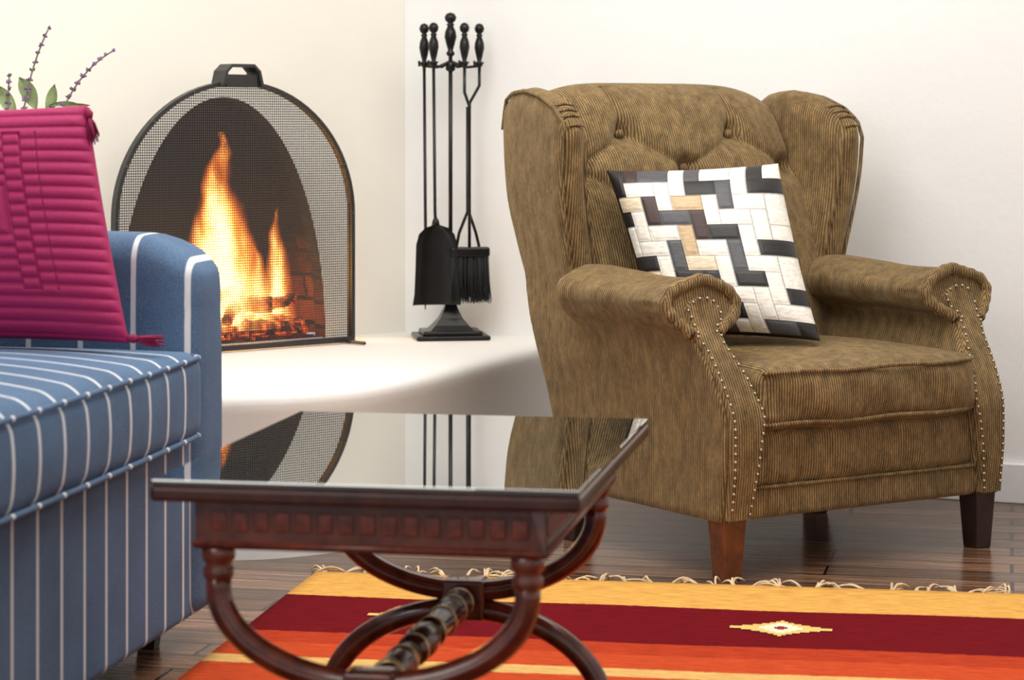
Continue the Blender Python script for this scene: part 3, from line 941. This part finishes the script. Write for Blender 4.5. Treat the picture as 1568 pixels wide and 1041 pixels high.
for sx in (-1, 1): a.add(*tubeg([(sx*AX, -AY, .409), (sx*AX, AY, .409)], .005, 8))
a.mk('apron_carving', t2, tb)
for yy, nm in ((-.34, 'near'), (.34, 'far')):
    a = Acc()
    for sx in (-1, 1):
        a.add(*latheg([(.021, .405), (.024, .398), (.024, .385), (.018, .378), (.022, .372), (.022, .362), (.017, .352)], c=(sx*.222, yy, 0), seg=16))
    pts = [(-.222, yy, .36)]
    for q in np.linspace(pi, 2*pi, 40): pts.append((.222*math.cos(q), yy, .345+.13*math.sin(q)))
    pts.append((.222, yy, .36))
    a.add(*tubeg(pts, .0185, 12))
    a.add(*tubeg([(x, y_-.014, z) for x, y_, z in pts], .007, 8))
    pts = []
    for q in np.linspace(0, pi, 40): pts.append((.235*math.cos(q), yy, .022+.162*math.sin(q)))
    a.add(*tubeg(pts, [.02]+[.0185]*38+[.02], 12))
    a.add(*rboxg((-.036, yy-.026, .168), (.036, yy+.026, .236), .006, n=3))
    a.add(*latheg([(.002, -.034), (.014, -.032), (.018, -.027), (.022, -.02)], c=(0, yy, .2), seg=16, axis='y'))
    for sx in (-1, 1): a.add(*rboxg((sx*.235-.028, yy-.022, RT), (sx*.235+.028, yy+.022, RT+.02), .008, n=3))
    a.mk('curule_leg_'+nm, M['mahog'], tb)
prof = []
for i in range(121):
    q = i/120; y_ = -.32+.64*q
    m_ = abs(q-.5)*2
    r = .013+.010*math.sin(m_*pi)**2
    if m_ < .16: r = .019+.008*math.cos(m_/.16*pi/2)
    for c0 in (.2, .45, .72, .9):
        if abs(m_-c0) < .022: r = .024
    prof.append((r, y_))
mk('stretcher', *latheg(prof, c=(0, 0, .203), seg=20, axis='y'), M['mahogt'], tb)
a = Acc()
for y_ in (-.288, -.232, -.144, -.064, 0, .064, .144, .232, .288):
    a.add(*latheg([(.018, y_-.006), (.0255, y_-.004), (.0255, y_+.004), (.018, y_+.006)], c=(0, 0, .203), seg=20, axis='y'))
a.mk('stretcher_rings', M['brass'], tb)

# ------------------------------------------------------------------ rug
rg = empty('striped_rug', (-.433, 5.215, 0), math.radians(-9.3))
V = []; F = []
nx, ny = 80, 70
for i in range(nx+1):
    for j in range(ny+1):
        x = 2.5*i/nx; y_ = -2.25*j/ny
        V.append((x, y_, .008+.0012*math.sin(x*9+y_*5)*math.sin(y_*7)))
for i in range(nx):
    for j in range(ny):
        q = i*(ny+1)+j; F.append((q, q+ny+1, q+ny+2, q+1))
nv = len(V)
bnd = [i*(ny+1) for i in range(nx+1)] + [nx*(ny+1)+j for j in range(1, ny+1)] + [i*(ny+1)+ny for i in range(nx-1, -1, -1)] + [j for j in range(ny-1, 0, -1)]
for q in bnd: V.append((V[q][0], V[q][1], 0.0005))
for k in range(len(bnd)): F.append((bnd[k], bnd[(k+1) % len(bnd)], nv+(k+1) % len(bnd), nv+k))
mk('woven_field', V, F, M['rug'], rg)
def diamond(cx, cy, w, h, z, mat, nm, steps=6, pw_=1.0):
    V = []; F = []
    for k in range(steps):
        ww = w*(1-k/steps)**pw_/2
        y0 = h/2*k/steps; y1 = h/2*(k+1)/steps
        for sy in (1, -1):
            b = len(V); V += [(cx-ww, cy+sy*y0, z), (cx+ww, cy+sy*y0, z), (cx+ww, cy+sy*y1, z), (cx-ww, cy+sy*y1, z)]; F.append((b, b+1, b+2, b+3))
    mk(nm, V, F, mat, rg, smooth=False)
k = 0
for cx in (.315, 1.045, 1.795):
    cy = -.435
    diamond(cx, cy, .20, .145, .0100, M['ruggold'], 'motif_%d_gold' % k, 7, 1.7)
    diamond(cx, cy, .085, .09, .0104, M['rugcream'], 'motif_%d_cream' % k, 4)
    diamond(cx, cy, .026, .03, .0108, M['rugred'], 'motif_%d_red' % k, 2); k += 1
a = Acc(); x = 0.0
while x < 2.5:
    base_ang = random.uniform(-1.1, 1.1)
    for s in range(random.choice((2, 3, 4, 5))):
        L = random.uniform(.03, .075); ang = base_ang+random.uniform(-.35, .35); cv = random.uniform(-1.0, 1.0); hz = random.uniform(.002, .016)
        pts = []; px, py = x+random.uniform(-.004, .004), -.005
        for i in range(7):
            q = i/6; pts.append((px, py, .005+hz*math.sin(pi*q)*1.0))
            an = ang+cv*q; px += L/6*math.sin(an); py += L/6*math.cos(an)
        a.add(*tubeg(pts, [.0032, .0028, .0024, .0030, .0024, .0026, .0014], 5))
    x += random.uniform(.02, .06)
a.mk('fringe', M['fringe'], rg)

# ------------------------------------------------------------------ potted lavender stems
pv = empty('lavender_in_vase', (-1.17, 5.78, H0))
mk('vase', *latheg([(.045, 0), (.07, .02), (.085, .08), (.08, .15), (.05, .22), (.032, .26), (.03, .29), (.038, .31), (.034, .31), (.026, .29)], seg=32), M['vase'], pv)
a = Acc(); lv = Acc(); lf = Acc()
def bez(p0, p1, p2, n=14):
    return [Vector(p0).lerp(Vector(p1), q).lerp(Vector(p1).lerp(Vector(p2), q), q) for q in np.linspace(0, 1, n)]
tips = [((-.02,0,.25), (-.08,0,.62), (.035,-.02,.845)), ((.01,0,.25), (.0,-.02,.68), (.195,-.03,.79)), ((-.02,0,.25), (-.08,0,.55), (-.07,.02,.73))]
for p0, p1, p2 in tips:
    B = bez(p0, p1, p2, 24); a.add(*tubeg(B, .0022, 6))
    for i in range(14, 24):
        for k in range(6):
            q = B[i]; d = Vector((random.uniform(-1,1), random.uniform(-1,1), random.uniform(-.3,1))).normalized()
            r = .0075*(1-.4*(i-14)/9)
            lv.add(*tubeg([q, q+d*r*.8, q+d*r*1.6], [.001, .0033, .001], 5))
for p0, ang, L, w, tl in [((-.05,0,.62), 2.0, .13, .018, .5), ((-.0,0,.645), 1.95, .12, .020, .2), ((.03,0,.62), 1.45, .12, .014, .1), ((-.1,0,.60), 2.3, .12, .016, .0), ((.03,0,.655), .25, .10, .007, .1), ((-.12,0,.58), 1.7, .12, .014, -.3), ((.05,0,.63), .6, .1, .01, .2)]:
    a.add(*tubeg([(-.0,0,.25), (p0[0]*.7, 0, .45), p0], .003, 6))
    V = []; F = []
    for i in range(11):
        q = i/10; ww = w*math.sin(pi*min(1, q*1.02+.02))**.8
        cx = p0[0]+L*q*math.cos(ang); cz = p0[2]+L*q*math.sin(ang)-.03*q*q
        nx_, nz_ = -math.sin(ang), math.cos(ang)
        for s_ in (-1, 0, 1): V.append((cx+nx_*ww*s_, p0[1]+tl*.05*q+(.006 if s_ == 0 else 0), cz+nz_*ww*s_))
    for i in range(10):
        for k in range(2): F.append((i*3+k, i*3+k+1, (i+1)*3+k+1, (i+1)*3+k))
    lf.add(V, F)
a.mk('stems', M['stem'], pv); lv.mk('lavender_buds', M['lav'], pv); lf.mk('leaves', M['leaf'], pv)

# ------------------------------------------------------------------ light, world, camera
def area(name, loc, target, sx, sy, e, c):
    L = bpy.data.lights.new(name, 'AREA'); L.shape = 'RECTANGLE'; L.size = sx; L.size_y = sy; L.energy = e; L.color = c
    o = bpy.data.objects.new(name, L); COL.objects.link(o); o.location = loc
    o.rotation_euler = (Vector(target)-Vector(loc)).to_track_quat('-Z', 'Y').to_euler()
    return o
area('overhead_fill', (.1, 4.6, 2.62), (.1, 4.8, 0), 2.6, 2.0, 80, (1, .97, .92))  # added soft fill under the ceiling; no lamp fixture hangs there
area('right_fill', (2.0, .6, 1.9), (.3, 5.6, .6), 2.2, 1.8, 78, (.93, .97, 1))  # added cool fill from the right; no window is known there
area('room_light', (-1.6, 1.5, 2.2), (-.5, 5.8, .7), 1.5, 1.5, 32, (1, .96, .90))
w = bpy.data.worlds.new('world'); scene.world = w; w.use_nodes = True
w.node_tree.nodes['Background'].inputs[0].default_value = (.95, .97, 1, 1); w.node_tree.nodes['Background'].inputs[1].default_value = .8

cam = bpy.data.cameras.new('camera'); co = bpy.data.objects.new('camera', cam); COL.objects.link(co)
co.location = (0, 0, 1.0); co.rotation_euler = (pi/2, 0, 0)
cam.sensor_width = 36; cam.lens = 3600/1568*36; cam.shift_y = -.2108
cam.dof.use_dof = True; cam.dof.focus_distance = 5.3; cam.dof.aperture_fstop = 5.0
cam.clip_end = 50
scene.camera = co
